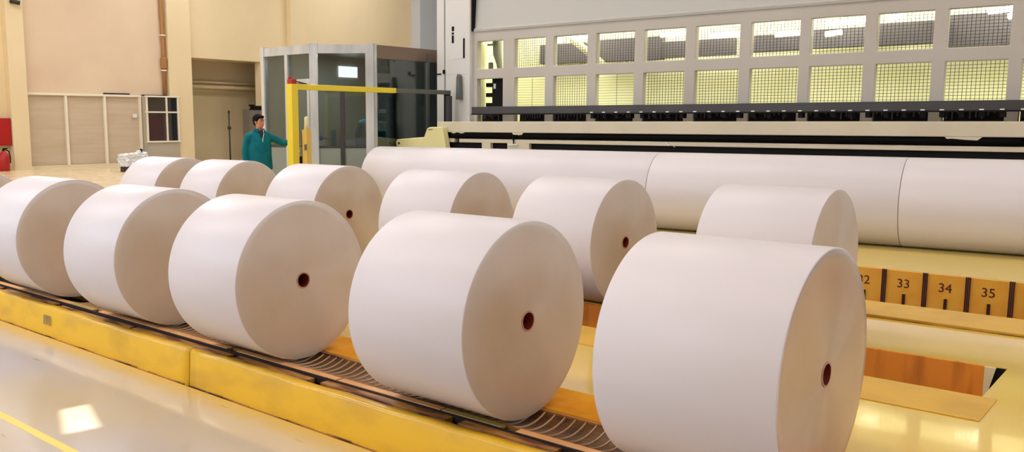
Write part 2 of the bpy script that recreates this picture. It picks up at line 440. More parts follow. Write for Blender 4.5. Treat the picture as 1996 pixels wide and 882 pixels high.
def roll_proto(name, R, W, label, group):
    root = empty(name, label, 'paper roll', (0, 0, 0), 0, group)
    pe, pp = M['paper_end2' if label.startswith('largest') else 'paper_end'], M['paper']
    prof = [(-W, .056, pe), (-W, R - .006, pp), (-W + .002, R - .002, pp), (-W + .006, R, pp), (-.006, R, pp), (-.002, R - .002, pp), (0, R - .006, pe)]
    for k in range(1, 12): prof.append((0, R - .006 - (R - .062) * k / 11.0, pe))
    prof.append((-W, .056, pe))
    t = lathe_x(prof)
    o = t.build('paper', root, (0, 0, R), angle=math.radians(35))
    c = lathe_x([(.003, .0555, M['core']), (.003, .047, M['core_in']), (-W, .047, M['core_in']), (-W - .003, .0555, M['core']), (.003, .0555, M['core'])], 48)
    c.build('core', root, (0, 0, R), angle=math.radians(35))
    return root

front = [(-1.193, 3.766, .817, 'largest and nearest of all the white paper rolls, cropped by the bottom of the photo'),
         (-2.741, 3.750, .837, 'white paper roll in the near row, directly behind the nearest cropped one'),
         (-4.610, 3.745, .805, 'third white paper roll from the near end of the near row'),
         (-6.150, 3.750, .811, 'fourth white paper roll from the near end of the near row'),
         (-7.851, 3.752, .821, 'fifth white paper roll of the near row, its far end cut by the photo edge'),
         (-9.96, 3.752, .82, 'farthest paper roll of the near row, only a grey sliver showing')]
dl1 = [-.007, -.012, -.02, -.002, 0, 0]
R1 = .54
protos = {}
for i, (x, y, W_, lab) in enumerate(front):
    r = roll_proto('paper_roll', R1, W_, lab, 'white paper rolls in the near row')
    r.location = (x, y, 0.0); r.rotation_euler = (0, 0, dl1[i])
K = 1.05
back = [(-2.035, 6.469, .831, 0, 'white paper roll in the second row, nearest one, seen above the largest front roll'),
        (-3.711, 6.437, .814, -.02, 'second row paper roll with a dark core hole, just behind the two nearest front rolls'),
        (-5.282, 6.474, .864, .05, 'second row paper roll in the middle, its core hidden behind the front row'),
        (-7.130, 6.449, .828, .005, 'second row paper roll with a small black core hole, below the yellow gantry post'),
        (-8.975, 6.495, .752, .04, 'second row paper roll right in front of the worker in the teal jacket'),
        (-10.313, 6.472, .846, .01, 'farthest paper roll of the second row, beside the crumpled plastic film')]
R2 = .5515
for (x, y, W_, dl, lab) in back:
    r = roll_proto('paper_roll', R2, W_ * K, lab, 'white paper rolls in the second row')
    r.location = (x * K, y * K, 0.0); r.rotation_euler = (0, 0, dl)
# long rolls lying against the winder
R3 = .574; JD = .0966
ja = Vector((math.cos(JD), math.sin(JD), 0)); jn = Vector((-math.sin(JD), math.cos(JD), 0))
for (u1, W_, lab) in ((-6.398, 5.50, 'long white paper roll at the far end of the winder, under the pale yellow bracket'),
                      (-3.07, 3.322, 'long white paper roll in the middle of the winder front, behind the second row'),
                      (1.9, 4.964, 'long white paper roll at the near end of the winder front, past the brownish joint')):
    r = roll_proto('paper_roll', R3, W_, lab, 'long rolls lying along the winder')
    p = ja * u1 + Vector((0, 12.66, 0)); r.location = p; r.rotation_euler = (0, 0, JD)

# ================================================================== FRONT CONVEYOR + KERB
for (x0, x1, lab) in ((-14.2, -5.408, 'long yellow steel kerb section with a faded grey stencil mark, left of the open joint'),
                      (-5.396, 2.5, 'long yellow steel kerb section without markings, running under the nearest paper rolls')):
    root = empty('steel_kerb', lab, 'kerb', ((x0 + x1) / 2, 3.38, -.26), 0, 'yellow kerb along the conveyor')
    cx = (x0 + x1) / 2
    b = MB()
    n = int((x1 - x0) / .12); top = []
    for i in range(n + 1):
        x = x0 + (x1 - x0) * i / n
        j = random.uniform(-.006, .006); k = random.uniform(-.004, .004)
        ring = [(x, 3.335, -.30), (x, 3.355 + k * .4, -.02 + j), (x, 3.368 + k, -.003 + j), (x, 3.385 + k, .0 + j), (x, 3.425 + k * 3, -.004 + j * .5), (x, 3.435, -.02), (x, 3.44, -.30)]
        top.append([b.bm.verts.new((q[0] - cx, q[1] - 3.38, q[2] + .26)) for q in ring])
    mi = b.mi(M['kerb'])
    for i in range(n):
        for k in range(6):
            f_ = b.bm.faces.new((top[i][k], top[i + 1][k], top[i + 1][k + 1], top[i][k + 1])); f_.smooth = True; f_.material_index = mi
    b.bm.faces.new(top[0]); b.bm.faces.new(top[-1][::-1])
    b.build('kerb_beam', root)
    b = MB(); 
    q = x0 - cx
    while q < x1 - cx - .1:
        q2 = min(x1 - cx, q + random.uniform(.05, .22)); b.box(q, q2 + .01, -.050 - random.uniform(0, .004), -.03, -.004, random.uniform(.0005, .007), M['rust']); q = q2
    b.build('toe_dirt', root)
    if x0 < -10:
        t = bpy.data.curves.new('stencil', 'FONT'); t.body = 'm'; t.size = .19; t.extrude = .001; t.align_x = 'CENTER'
        to = bpy.data.objects.new('stencil_tmp', t); COL.objects.link(to)
        dg = bpy.context.evaluated_depsgraph_get(); me = bpy.data.meshes.new_from_object(to.evaluated_get(dg))
        bpy.data.objects.remove(to)
        me.materials.clear(); me.materials.append(M['inkgrey'])
        so = bpy.data.objects.new('stencil_mark', me); COL.objects.link(so); so.parent = root
        so.location = (-7.62 - cx, 3.334 - 3.38, -.16 + .26); so.rotation_euler = (PI / 2 - .08, 0, 0)

root = empty('roll_conveyor', 'slatted brown steel conveyor in the floor under the near row of paper rolls', 'conveyor', (-5, 3.7, 0))
def cb(b, name, parent=None, m=None):
    for v in b.bm.verts: v.co -= Vector((-5, 3.7, 0))
    return b.build(name, parent or root)
b = MB(); b.box(-14, 2.5, 3.445, 3.915, -.16, -.10, M['dark']); cb(b, 'conveyor_bed')
XS0, NS, PS = -7.75, 96, .067
for i in range(NS):
    x = XS0 + i * PS
    b = MB(); rows = []
    m = 9
    for k in range(m):
        s = k / (m - 1.0); y = 3.612 + s * .30
        d = -.034 * (1 - (2 * s - 1) ** 2) - .006
        rows.append([(x - .004, y, d - .0035), (x + .052, y, d - .002), (x + .056, y, d + .003), (x + .0595, y, d + .003), (x + .0605, y, d - .014)])
    vs = [v for r_ in rows for v in r_]
    A_ = []; B_ = []
    for k in range(m - 1):
        o_ = k * 5
        A_.append((o_, o_ + 1, o_ + 6, o_ + 5))
        for q in (1, 2, 3): B_.append((o_ + q, o_ + q + 1, o_ + q + 6, o_ + q + 5))
    b.faces(vs, A_, M['slat'], False); b.faces(vs, B_, M['edge'], False)
    cb(b, 'slat')
# side rails: tan strips with gaps, rusty shelf, orange plate
x = -14.0; i = 0
while x < 2.0:
    L_ = (1.05, .86, .42, 1.1, .75)[i % 5]; g_ = (.015, .01, .10, .015, .12)[i % 5]
    mm = (M['tan'], M['tan'], M['greentan'], M['tan'], M['tan'])[i % 5]
    b = MB(); b.box(x, x + L_, 3.548, 3.600, -.02, -.001, mm, .003); cb(b, 'side_strip')
    x += L_ + g_; i += 1
b = MB(); b.box(-14, 2.5, 3.532, 3.546, -.05, -.004, M['dark']); b.box(-14, 2.5, 3.60, 3.612, -.05, -.006, M['rust']); cb(b, 'rail')
b = MB()
random.seed(3)
x = -14.0
while x < 2.2:
    L_ = random.uniform(.5, 1.3)
    y0 = random.uniform(3.45, 3.468); b.box(x, x + L_, y0, random.uniform(3.512, 3.535), -.05, random.uniform(-.022, -.012), M['rust'], .003)
    x += L_ + random.uniform(.02, .12)
cb(b, 'rust_shelf')
b = MB(); b.box(-14, 2.5, 3.918, 3.94, -.06, .001, M['rust']); cb(b, 'rail')
b = MB(); b.box(-14, 2.5, 3.942, 4.32, -.01, .006, M['orange'], .003); cb(b, 'cover_plate')

# ================================================================== NUMBERED TRANSFER CONVEYOR (side wall of the wide pit)
root = empty('transfer_conveyor', 'orange numbered side panels of the sunken transfer conveyor, between floor and long rolls', 'conveyor', (-2, 10.34, -.45))
def tb(b, name, parent=None):
    for v in b.bm.verts: v.co -= Vector((-2, 10.34, -.45))
    return b.build(name, parent or root)
def textmesh(body, size, mat_, loc, rot, parent, name, off=(0, 0, 0)):
    t = bpy.data.curves.new('t', 'FONT'); t.body = body; t.size = size; t.extrude = .0015; t.align_x = 'CENTER'
    to = bpy.data.objects.new('t', t); COL.objects.link(to)
    dg = bpy.context.evaluated_depsgraph_get(); me = bpy.data.meshes.new_from_object(to.evaluated_get(dg)); bpy.data.objects.remove(to)
    me.materials.clear(); me.materials.append(mat_)
    o = bpy.data.objects.new(name, me); COL.objects.link(o); o.parent = parent; o.location = Vector(loc) - Vector(off); o.rotation_euler = rot
    return o
joints = [-4.34 + .40 * k for k in range(0, 14)]
seams = [-2.73 - .405 * 3, -2.73 - .405 * 2, -2.73 - .405, -2.73, -2.323, -1.921, -1.530, -1.13, -.73, -.33]
nums = ['29', '30', '31', '32', '33', '34', '35', '36', '37', '38']
for k in range(len(seams) - 1):
    x0, x1 = seams[k] + .045, seams[k + 1] - .0
    b = MB(); b.box(x0, x1, 10.30, 10.335, -.46, -.002, M['numpanel'], .004); p = tb(b, 'number_panel')
    xc = (x0 + x1) / 2
    textmesh(nums[k + 1] if k + 1 < len(nums) else '39', .135, M['ink'], (xc - .01, 10.2975, -.185), (PI / 2, 0, 0), p, 'number', (-2, 10.34, -.45))
    b = MB(); b.box(xc - .012, xc + .016, 10.285, 10.30, -.46, -.255, M['maroon']); tb(b, 'bolt_slot', p)
for s in seams:
    b = MB()
    for j in range(3): b.box(s + .0 + j * .018, s + .010 + j * .018, 10.275, 10.30, -.46, .002, M['maroon'], .002)
    b.box(s - .004, s + .05, 10.29, 10.33, -.46, .0, M['tan']); tb(b, 'joint_ribs')
b = MB(); b.box(-11.4, 6, 9.9, 10.335, -.47, -.45, M['maroon']); tb(b, 'conveyor_bed')
b = MB(); b.box(-11.4, -3.95, 10.30, 10.335, -.45, -.002, M['numpanel']); b.box(-.33 + .05, 6, 10.30, 10.335, -.45, -.002, M['numpanel']); tb(b, 'side_plate')
# scalloped steel lip on the near edge of the pit
b = MB()
for k in range(-14, 12):
    x0 = -2.1 + k * .4 * .82
    pts = [(x0 + .328 * t / 8.0, .004 + .010 * math.sin(PI * t / 8.0)) for t in range(9)]
    b.prism([(x0, -.02)] + pts + [(x0 + .328, -.02)], 8.20, 8.25, 'y', M['mustard'])
tb(b, 'scalloped_lip')

# ================================================================== WINDER (large paper machine), local frame u, v, z
MR = empty('paper_winder', 'huge cream and grey paper winder with two rows of lit mesh windows', 'machine', (0, 14.5, 0), .05)
def mb(b, name, parent=None): return b.build(name, parent or MR)
WL = [-11.53, -10.62, -9.73, -8.82, -7.87, -6.92, -5.98, -5.04, -4.08, -3.15, -2.21, -1.26]
WR = [-10.90, -9.92, -9.01, -8.06, -7.11, -6.17, -5.21, -4.26, -3.33, -2.38, -1.44, -.50]
ub = [-11.74]
for l_, r_ in zip(WL, WR): ub += [l_, r_]
ub += [0.6]
zb = [1.2, 1.46, 1.79, 1.88, 2.455, 2.65, 3.195, 3.41]
b = MB(); grid = {}
def gv(i, j):
    if (i, j) not in grid: grid[(i, j)] = b.bm.verts.new((ub[i], 0, zb[j]))
    return grid[(i, j)]
for i in range(len(ub) - 1):
    for j in range(len(zb) - 1):
        if i % 2 == 1 and j in (1, 3, 5): continue
        b.bm.faces.new((gv(i, j), gv(i + 1, j), gv(i + 1, j + 1), gv(i, j + 1)))
b.mi(M['mgrey'])
fp = mb(b, 'front_panel')
sd = fp.modifiers.new('s', 'SOLIDIFY'); sd.thickness = .14; sd.offset = -1 if True else 1
bv = fp.modifiers.new('b', 'BEVEL'); bv.width = .012; bv.segments = 2; bv.limit_method = 'ANGLE'
# fix direction: panel must extend to +v
fp.data.update()
if fp.data.polygons[0].normal.y > 0: sd.offset = 1
# hood above the windows, leaning back from a bright creased lip
b = MB()
b.prism([(-.02, 3.39), (-.03, 3.43), (.02, 3.47), (.16, 5.2), (.3, 5.2), (.3, 3.39)], -11.66, 1.2, 'x', M['hood'])
mb(b, 'hood')
b = MB(); b.box(-11.66, 1.2, -.1, .3, 5.2, 7.5, M['mgrey'], .02); mb(b, 'upper_box')
# mesh screens
for i in range(len(WL)):
    for (z0, z1, nm) in ((2.65, 3.195, 'window_mesh'), (1.88, 2.455, 'window_mesh')):
        if i == 0: continue
        b = MB(); l_, r_ = WL[i], WR[i]
        wv = .0028 if nm and i in (2,) else .0030
        nx = 14; nz = 12
        if z0 < 2 and i in (1, 3): nx = 2
        if z0 < 2 and i in (1, 2, 3): wv = .0022
        for k in range(1, nx): u = l_ + (r_ - l_) * k / nx; b.box(u - wv, u + wv, .10, .107, z0, z1, M['mesh'])
        for k in range(1, nz): z = z0 + (z1 - z0) * k / nz; b.box(l_, r_, .107, .113, z - wv, z + wv, M['mesh'])
        mb(b, nm)
# lit interior
b = MB()
b.box(-11.6, 1.0, 1.30, 1.36, 1.2, 4.4, M['lime']); b.box(-11.6, 1.0, .14, 1.30, 4.3, 4.4, M['lime'])
b.box(-11.62, -11.56, .14, 1.36, 1.2, 4.4, M['lime']); b.box(.95, 1.02, .14, 1.36, 1.2, 4.4, M['lime'])
b.box(-11.6, 1.0, .14, 1.36, 1.2, 1.26, M['lime'])
mb(b, 'interior_lining')
for (u0, u1, z0, z1, v) in ((-10.75, -9.7, 2.75, 3.12, 1.1), (-9.35, -8.0, 2.72, 3.14, 1.0), (-7.95, -6.6, 2.74, 3.02, .9), (-6.45, -5.5, 2.76, 3.04, .95), (-5.4, -3.95, 2.78, 3.08, 1.0), (-4.3, -3.3, 2.76, 3.10, .9), (-3.5, -1.2, 2.7, 3.18, 1.05)):
    b = MB(); b.box(u0, u1, v, v + .15, z0 + .03, z1 + .04, M['duct'], .01); mb(b, 'duct')
# lime pipes and grey strut seen through the far windows
b = MB(); b.tube([(-11.17, .3, 2.55), (-11.19, .3, 2.75), (-11.24, .3, 2.95), (-11.25, .3, 3.3)], [.05, .06, .09, .10], M['drape']); mb(b, 'grey_drape')
b = MB(); b.box(-11.46, -11.36, .28, .34, 2.66, 2.80, M['cabgrey'], .02); b.box(-11.50, -11.30, .3, .33, 3.13, 3.17, M['cabgrey'], .01); b.box(-11.52, -11.32, .3, .31, 2.93, 2.936, M['cabgrey']); mb(b, 'valve_box')
b = MB(); b.tube([(-9.75, .7, 3.2), (-9.1, .75, 2.7)], .07, M['lime']); b.tube([(-10.15, .6, 3.3), (-10.2, .62, 2.85)], .06, M['lime']); mb(b, 'strut')
# black unit behind the first lower window
b = MB(); b.box(-11.27, -10.93, .16, .34, 1.3, 2.47, M['black'], .01)
for k in range(5): b.box(-11.45, -11.27, .2, .34, 1.5 + k * .2, 1.58 + k * .2, M['black'])
b.box(-11.22, -11.17, .14, .16, 2.26, 2.36, M['white']); mb(b, 'drive_unit')
# tube lamps
for (u0, u1, z) in ((-10.2, -9.95, 3.15), (-9.7, -9.1, 3.19), (-7.85, -7.15, 3.13), (-6.9, -6.2, 3.06), (-5.8, -5.25, 3.02), (-5.0, -4.3, 3.14), (-5.0, -4.75, 2.98), (-4.1, -3.85, 3.17), (-2.75, -2.4, 3.17), (-2.5, -2.3, 3.08)):
    b = MB(); b.tube([(u0, .62, z + .02), (u1, .62, z + .035)], .045, M['tube']); mb(b, 'lamp_tube')
for u in (-10, -7.5, -5, -2.5, 0):
    l = bpy.data.lights.new('machine_lamp', 'AREA'); l.shape = 'RECTANGLE'; l.size = 2.2; l.size_y = .5; l.energy = 62; l.color = (1, .98, .80)
    o = bpy.data.objects.new('machine_lamp', l); COL.objects.link(o); o.parent = MR; o.location = (u, .6, 4.1)
# dark slitter units in the lowest window row
for i in range(len(WL)):
    b = MB(); l_, r_ = WL[i], WR[i]
    l2 = l_ + (.12 if i in (0, 1) else .02)
    b.box(l2, r_ - .01, .02, .3, 1.47, 1.77, M['black'], .008)
    for k in range(9):
        u = l2 + .03 + k * (r_ - l2 - .08) / 9.0
        hh = random.uniform(.03, .14)
        b.box(u, u + .018, -.01, .02, 1.76 - hh, 1.77, M['beam'])
    b.box(l2, r_ - .01, -.02, .02, 1.60, 1.615, M['beam'])
    mb(b, 'slitter_unit')
# dark cross beam with bright clamps
b = MB(); b.box(-11.33, .4, -.45, -.15, 1.745, 1.893, M['beam'], .012)
beam = mb(b, 'cross_beam')
b = MB(); b.box(-11.33, .4, -.47, -.44, 1.735, 1.75, M['black']); mb(b, 'beam_lip', beam)
u = -8.63; k = 0
while u < -1.7:
    b = MB(); b.box(u - .028, u + .028, -.475, -.45, 1.757, 1.775, M['white'], .004); b.box(u - .035, u + .035, -.44, -.3, 1.66, 1.745, M['black'], .008); mb(b, 'knife_clamp', beam)
    u += .2415; k += 1
# winding table: cream top band, black gaps, cream rail
b = MB(); b.box(-11.84, .4, -.90, -.02, 1.397, 1.604, M['cream'], .012); mb(b, 'table_band')
b = MB(); b.box(-11.70, .4, -.62, -.1, .1, 1.40, M['black']); b.box(-11.70, .4, -.80, -.62, 1.28, 1.396, M['black']); b.box(-11.70, .4, -.80, -.62, 1.10, 1.20, M['black']); mb(b, 'table_core')
b = MB(); b.box(-11.30, .4, -.88, -.66, 1.205, 1.275, M['cream'], .006); b.box(-11.70, -11.42, -.88, -.66, 1.205, 1.28, M['cream'], .006); mb(b, 'table_rail')
b = MB(); b.box(-11.84, .4, -.89, -.62, .0, 1.085, M['cream'], .008)
for (a0, a1) in ((-10.75, -10.55), (-10.16, -9.68)): b.box(a0, a1, -.885, -.64, 1.08, 1.206, M['cream'])
mb(b, 'lower_panel')
# lumpy hose bundle hanging in the upper gap
random.seed(11)
b = MB(); pts = []; rs = []
u = -11.5
while u < -1.9:
    pts.append((u, -.84, 1.335)); rs.append(.060 + random.uniform(0, .008)); u += .16
b.tube(pts, rs, M['blackr'], 10)
mb(b, 'hose_bundle')
b = MB()
for (u0, u1, z0, z1) in ((-11.50, -11.15, 1.385, 1.40), (-10.05, -9.80, 1.36, 1.40), (-2.95, -2.5, 1.35, 1.40)):
    n = 7; low = [(u0 + (u1 - u0) * t / n, z0 + random.uniform(-.012, .012) if 0 < t < n else 1.40) for t in range(n + 1)]
    b.prism([(u0, 1.41)] + low + [(u1, 1.41)], -.895, -.80, 'y', M['cream'])
mb(b, 'torn_cover')
b = MB(); b.tube([(-10.02, -.9, 1.33), (-10.0, -.91, 1.23), (-10.0, -.91, 1.18)], [.02, .012, .008], M['blackr'], 8); b.box(-10.12, -9.92, -.93, -.90, 1.165, 1.19, M['white'], .004); mb(b, 'hanging_hook')
b = MB(); b.tube([(-7.0, -.9, 1.27), (-6.93, -.91, 1.21), (-6.88, -.91, 1.24), (-6.83, -.91, 1.19)], .008, M['white'], 8); mb(b, 'cable_tie')
# end column
b = MB(); b.box(-12.48, -12.29, -.12, .6, 0, 8, M['mwhite'], .01); b.box(-12.27, -11.64, -.10, .6, 0, 8, M['mwhite'], .01); b.box(-12.3, -12.26, -.07, .5, 0, 8, M['black'])
b.box(-11.64, -11.60, -.05, .3, 3.40, 8, M['black']); col_ = mb(b, 'end_column')
b = MB(); b.box(-12.27, -11.68, -.103, -.09, 2.56, 8, M['mwhite'], .003); b.box(-12.05, -11.78, -.108, -.09, 2.87, 3.40, M['mwhite'], .003); mb(b, 'cover_panel', col_)
b = MB(); b.box(-11.80, -11.765, -.115, -.10, 2.88, 3.27, M['black']); mb(b, 'handle_slot', col_)
b = MB()
for z0, z1 in ((3.19, 3.34), (3.36, 3.40), (3.43, 3.52)): b.box(-12.09, -12.04, -.115, -.10, z0, z1, M['black'])
mb(b, 'indicator_slots', col_)
b = MB(); b.box(-12.46, -12.36, -.14, -.11, 2.565, 2.59, M['black']); b.box(-12.31, -12.27, -.14, -.1, 2.58, 2.66, M['black']); mb(b, 'latch', col_)
b = MB(); b.prism([(-11.90, 2.05), (-11.80, 2.05), (-11.82, 2.52), (-11.86, 2.56), (-11.89, 2.50)], -.22, -.12, 'y', M['steeld']); mb(b, 'grey_fin', col_)
# pale yellow cast bracket
b = MB()
b.prism([(-12.78, 1.10), (-12.80, 1.19), (-12.76, 1.25), (-12.05, 1.30), (-11.97, 1.47), (-11.90, 1.50), (-11.58, 1.50), (-11.50, 1.12), (-11.50, .0), (-11.75, .0), (-11.78, 1.05)], -1.06, -.90, 'y', M['castyel'])
o = mb(b, 'cast_bracket'); bb = o.modifiers.new('b', 'BEVEL'); bb.width = .02; bb.segments = 3
b = MB(); b.tube([(-12.70, -1.075, 1.17), (-12.70, -1.05, 1.17)], .022, M['stand']); b.box(-11.93, -11.82, -1.075, -1.05, 1.445, 1.46, M['brown'], .004); mb(b, 'bracket_bolt', o)

# ================================================================== GANTRY
GX = -11.99
g = empty('gantry_frame', 'yellow steel gantry post with red cap and long yellow crossbar, beside the worker', 'gantry', (GX, 9.59, 0))
def gb(b, name, parent=None):
    for v in b.bm.verts: v.co -= Vector((GX, 9.59, 0))
    return b.build(name, parent or g)
b = MB(); b.box(GX - .075, GX + .075, 9.52, 9.66, 0, 2.235, M['yellow'], .008); gb(b, 'post')
b = MB(); b.box(GX - .075, GX + .075, 9.45, 9.8, 0, .02, M['yellow'], .004); gb(b, 'base_plate')
b = MB(); b.box(GX - .06, GX + .06, 9.53, 9.65, 2.235, 2.32, M['red'], .015); b.tube([(GX, 9.55, 2.32), (GX, 9.55, 2.36)], .03, M['red']); gb(b, 'red_cap')
b = MB(); b.box(GX - .04, GX + .04, 9.66, 12.05, 2.14, 2.235, M['yellow'], .008); gb(b, 'crossbar')
b = MB(); b.box(GX - .038, GX + .038, 12.05, 13.62, 2.145, 2.23, M['steeld'], .006); gb(b, 'grey_extension')
b = MB(); b.box(GX - .05, GX + .03, 13.50, 13.62, 0, 2.23, M['black'], .008); b.box(GX + .05, GX + .13, 13.44, 13.56, 0, 2.12, M['beam'], .008); gb(b, 'far_post')
b = MB(); b.tube([(GX, 9.66, 2.28), (GX, 9.8, 2.26), (GX, 9.95, 2.23)], .012, M['stand'], 8); gb(b, 'cable')
# operating pillar beside the gantry
c = empty('control_post', 'short yellow control post with pale conical top, standing right of the gantry post', 'post', (-11.82, 9.745, 0))
def c2(b, name, parent=None, o=(-11.82, 9.745, 0), r=None):
    for v in b.bm.verts: v.co -= Vector(o)
    return b.build(name, parent or r or c)
b = MB(); b.box(-11.88, -11.76, 9.69, 9.80, 0, 1.465, M['yellow2'], .006); c2(b, 'post')
b = MB(); b.tube([(-11.82, 9.745, 1.465), (-11.82, 9.745, 1.58), (-11.82, 9.745, 1.62), (-11.82, 9.745, 1.67), (-11.82, 9.745, 1.69)], [.045, .036, .036, .036, .012], M['creamcone'], 16); c2(b, 'cone_top')
b = MB(); b.box(-11.79, -11.752, 9.66, 9.69, 1.12, 1.22, M['brown'], .004); c2(b, 'switch')
k_ = empty('motor_housing', 'dark maroon motor housing tucked between the gantry post and the short yellow post', 'motor', (-12.06, 9.80, 0))
b = MB(); b.box(-12.18, -12.085, 9.91, 10.01, .9, 1.42, M['maroon'], .02); c2(b, 'housing', k_, (-12.06, 9.80, 0))
b = MB(); b.tube([(-12.13, 9.76, 0), (-12.13, 9.76, .95)], .035, M['creamcone']); b.tube([(-12.13, 9.76, .95), (-12.13, 9.76, 1.06)], [.04, .02], M['creamcone']); b.box(-12.15, -12.10, 9.84, 9.90, 0, 1.0, M['black']); c2(b, 'stand_leg', k_, (-12.06, 9.80, 0))

# ================================================================== CONTROL BOOTH
A = Vector((-12.76, 12.2)); B = Vector((-13.65, 11.4)); Cc = Vector((-15.2, 11.4)); D = Vector((-12.76, 16.6)); H_ = 3.1
bt = empty('control_booth', 'glazed control booth with silver frame and chamfered corner behind the yellow gantry', 'booth', (A.x, A.y, 0))
def bb_(b, name, parent=None):
    for v in b.bm.verts: v.co -= Vector((A.x, A.y, 0))
    return b.build(name, parent or bt)
def wallbox(b, p, q, off0, off1, z0, z1, m, s0=0.0, s1=None):
    """box along the plan line p->q from s0 to s1 (metres), between two outward offsets"""
    d = (q - p); L_ = d.length; d = d.normalized(); n = Vector((d.y, -d.x))
    if s1 is None: s1 = L_
    c = [p + d * s0 + n * off0, p + d * s1 + n * off0, p + d * s1 + n * off1, p + d * s0 + n * off1]
    b.prism([(v.x, v.y) for v in c], z0, z1, 'z', m)
LBA = (A - B).length; LCB = (B - Cc).length; LAD = (D - A).length
# normals: for B->A and C->B the outward normal (d.y,-d.x) looks towards the hall; for A->D too
for (p, q, L_, fm, nm) in ((Cc, B, LCB, M['steel'], 'fascia'), (B, A, LBA, M['steel'], 'fascia'), (A, D, LAD, M['brown'], 'fascia')):
    b = MB(); wallbox(b, p, q, -.06, .03, H_ - (.17 if fm is M['steel'] else .26), H_, fm); bb_(b, nm)
for (p, q, s, wd) in ((Cc, B, 0, .10), (B, A, -.03, .16), (B, A, LBA - .13, .16), (A, D, .0, .08)):
    b = MB(); wallbox(b, p, q, -.05, .05, 0, H_ + .02, M['steel'], s, s + wd); bb_(b, 'frame_post')
for (p, q, s, wd, z1, m) in ((Cc, B, LCB * .50, .09, H_ - .15, M['steel']), (B, A, .56, .085, 2.2, M['beam']), (A, D, 1.55, .07, 3.0, M['steeld']), (A, D, 1.95, .07, 2.3, M['black'])):
    b = MB(); wallbox(b, p, q, -.03, .045, 0, z1, m, s, s + wd); bb_(b, 'mullion')
for (p, q, L_) in ((Cc, B, LCB), (B, A, LBA), (A, D, LAD)):
    b = MB(); wallbox(b, p, q, -.01, .01, 1.10, H_ - .15, M['glass'], .02, L_ - .02); bb_(b, 'glass_pane')
    b = MB(); wallbox(b, p, q, -.03, .025, 1.08, 1.12, M['beam'], .02, L_ - .02); bb_(b, 'sill_rail')
    b = MB(); wallbox(b, p, q, -.02, .02, 0, 1.09, M['boothpanel'], .02, L_ - .02); bb_(b, 'lower_panel')
b = MB(); wallbox(b, Cc, B, .022, .035, .05, 1.1, M['boothdoor'], LCB * .56, LCB - .02); wallbox(b, Cc, B, .01, .04, 2.36, 2.44, M['steel'], LCB * .5, LCB)
dr = bb_(b, 'door'); b = MB()
for s in (LCB * .56, LCB - .09): wallbox(b, Cc, B, .02, .045, 1.1, 2.38, M['steel'], s, s + .06)
bb_(b, 'door_stile', dr)
b = MB(); wallbox(b, Cc, B, .04, .09, 1.0, 1.03, M['white'], LCB * .62, LCB * .78); bb_(b, 'door_handle', dr)
b = MB(); b.prism([(p.x, p.y) for p in (Cc, B, A, D, Vector((-15.2, 16.6)))], H_ - .05, H_, 'z', M['boothpanel']); bb_(b, 'roof')
b = MB(); b.prism([(p.x, p.y) for p in (Cc + Vector((.05, .06)), B + Vector((-.02, .06)), A + Vector((-.06, .02)), D + Vector((-.06, -.1)), Vector((-15.15, 16.5)))], 0, .155, 'z', M['steeld']); struct(b.build('floor'))
b = MB()   # back walls inside
b.box(-15.25, -15.17, 11.46, 16.6, 0, H_ - .05, M['boothpanel']); b.box(-15.2, -12.8, 16.5, 16.6, 0, H_ - .05, M['boothpanel'])
bb_(b, 'back_wall')
b = MB(); b.box(-15.17, -14.7, 14.6, 14.7, 0, 2.9, M['boothpanel']); bb_(b, 'inner_partition')
b = MB(); b.box(-15.16, -15.13, 13.45, 14.0, 2.60, 2.84, M['winlit']); bb_(b, 'far_window')
b = MB(); b.box(-15.1, -14.4, 16.0, 16.45, .0, 2.0, M['boothdoor'], .01); b.box(-15.1, -14.4, 15.98, 16.0, 1.2, 1.22, M['beam']); bb_(b, 'locker')
b = MB(); b.box(-14.2, -13.2, 16.40, 16.5, .2, 2.6, M['white'], .01); bb_(b, 'notice_board')
b = MB(); b.box(-13.6, -13.2, 15.6, 15.9, .0, 1.2, M['cabgrey'], .02); b.box(-13.9, -13.5, 15.5, 15.6, 1.35, 1.41, M['black'], .01); b.box(-13.72, -13.68, 15.5, 15.6, 0, 1.35, M['black']); bb_(b, 'console')
l = bpy.data.lights.new('booth_fill', 'AREA'); l.shape = 'RECTANGLE'; l.size = 1.2; l.size_y = .4; l.energy = 50; l.color = (1, 1, .97)
o = bpy.data.objects.new('booth_fill', l); COL.objects.link(o); o.location = (-13.75, 12.75, 2.98)  # added light without a fixture, brightens the figure behind the glass

# ================================================================== PEOPLE
def limb(b, pts, rs, seg=14, sx=1.0): b.tube(pts, rs, M['skin'], seg, True, sx)
def ellip(b, c, r, m, mtx=None, seg=24):
    t = bmesh.new(); bmesh.ops.create_uvsphere(t, u_segments=seg, v_segments=seg // 2 + 2, radius=1)
    for v in t.verts: v.co = Vector((v.co.x * r[0], v.co.y * r[1], v.co.z * r[2]))
    if mtx: bmesh.ops.transform(t, matrix=mtx, verts=t.verts)
    bmesh.ops.translate(t, vec=Vector(c), verts=t.verts)
    b.add(t, m, True)
def remeshed(b, name, parent, vox, m, smooth=4):
    o = b.build(name, None)
    r = o.modifiers.new('r', 'REMESH'); r.mode = 'VOXEL'; r.voxel_size = vox; r.use_smooth_shade = True
    s = o.modifiers.new('s', 'SMOOTH'); s.iterations = smooth; s.factor = .5
    dg = bpy.context.evaluated_depsgraph_get(); me = bpy.data.meshes.new_from_object(o.evaluated_get(dg))
    bpy.data.objects.remove(o)
    me.materials.clear(); me.materials.append(m)
    for p in me.polygons: p.use_smooth = True; p.material_index = 0
    o = bpy.data.objects.new(name, me); COL.objects.link(o); o.parent = parent
    return o

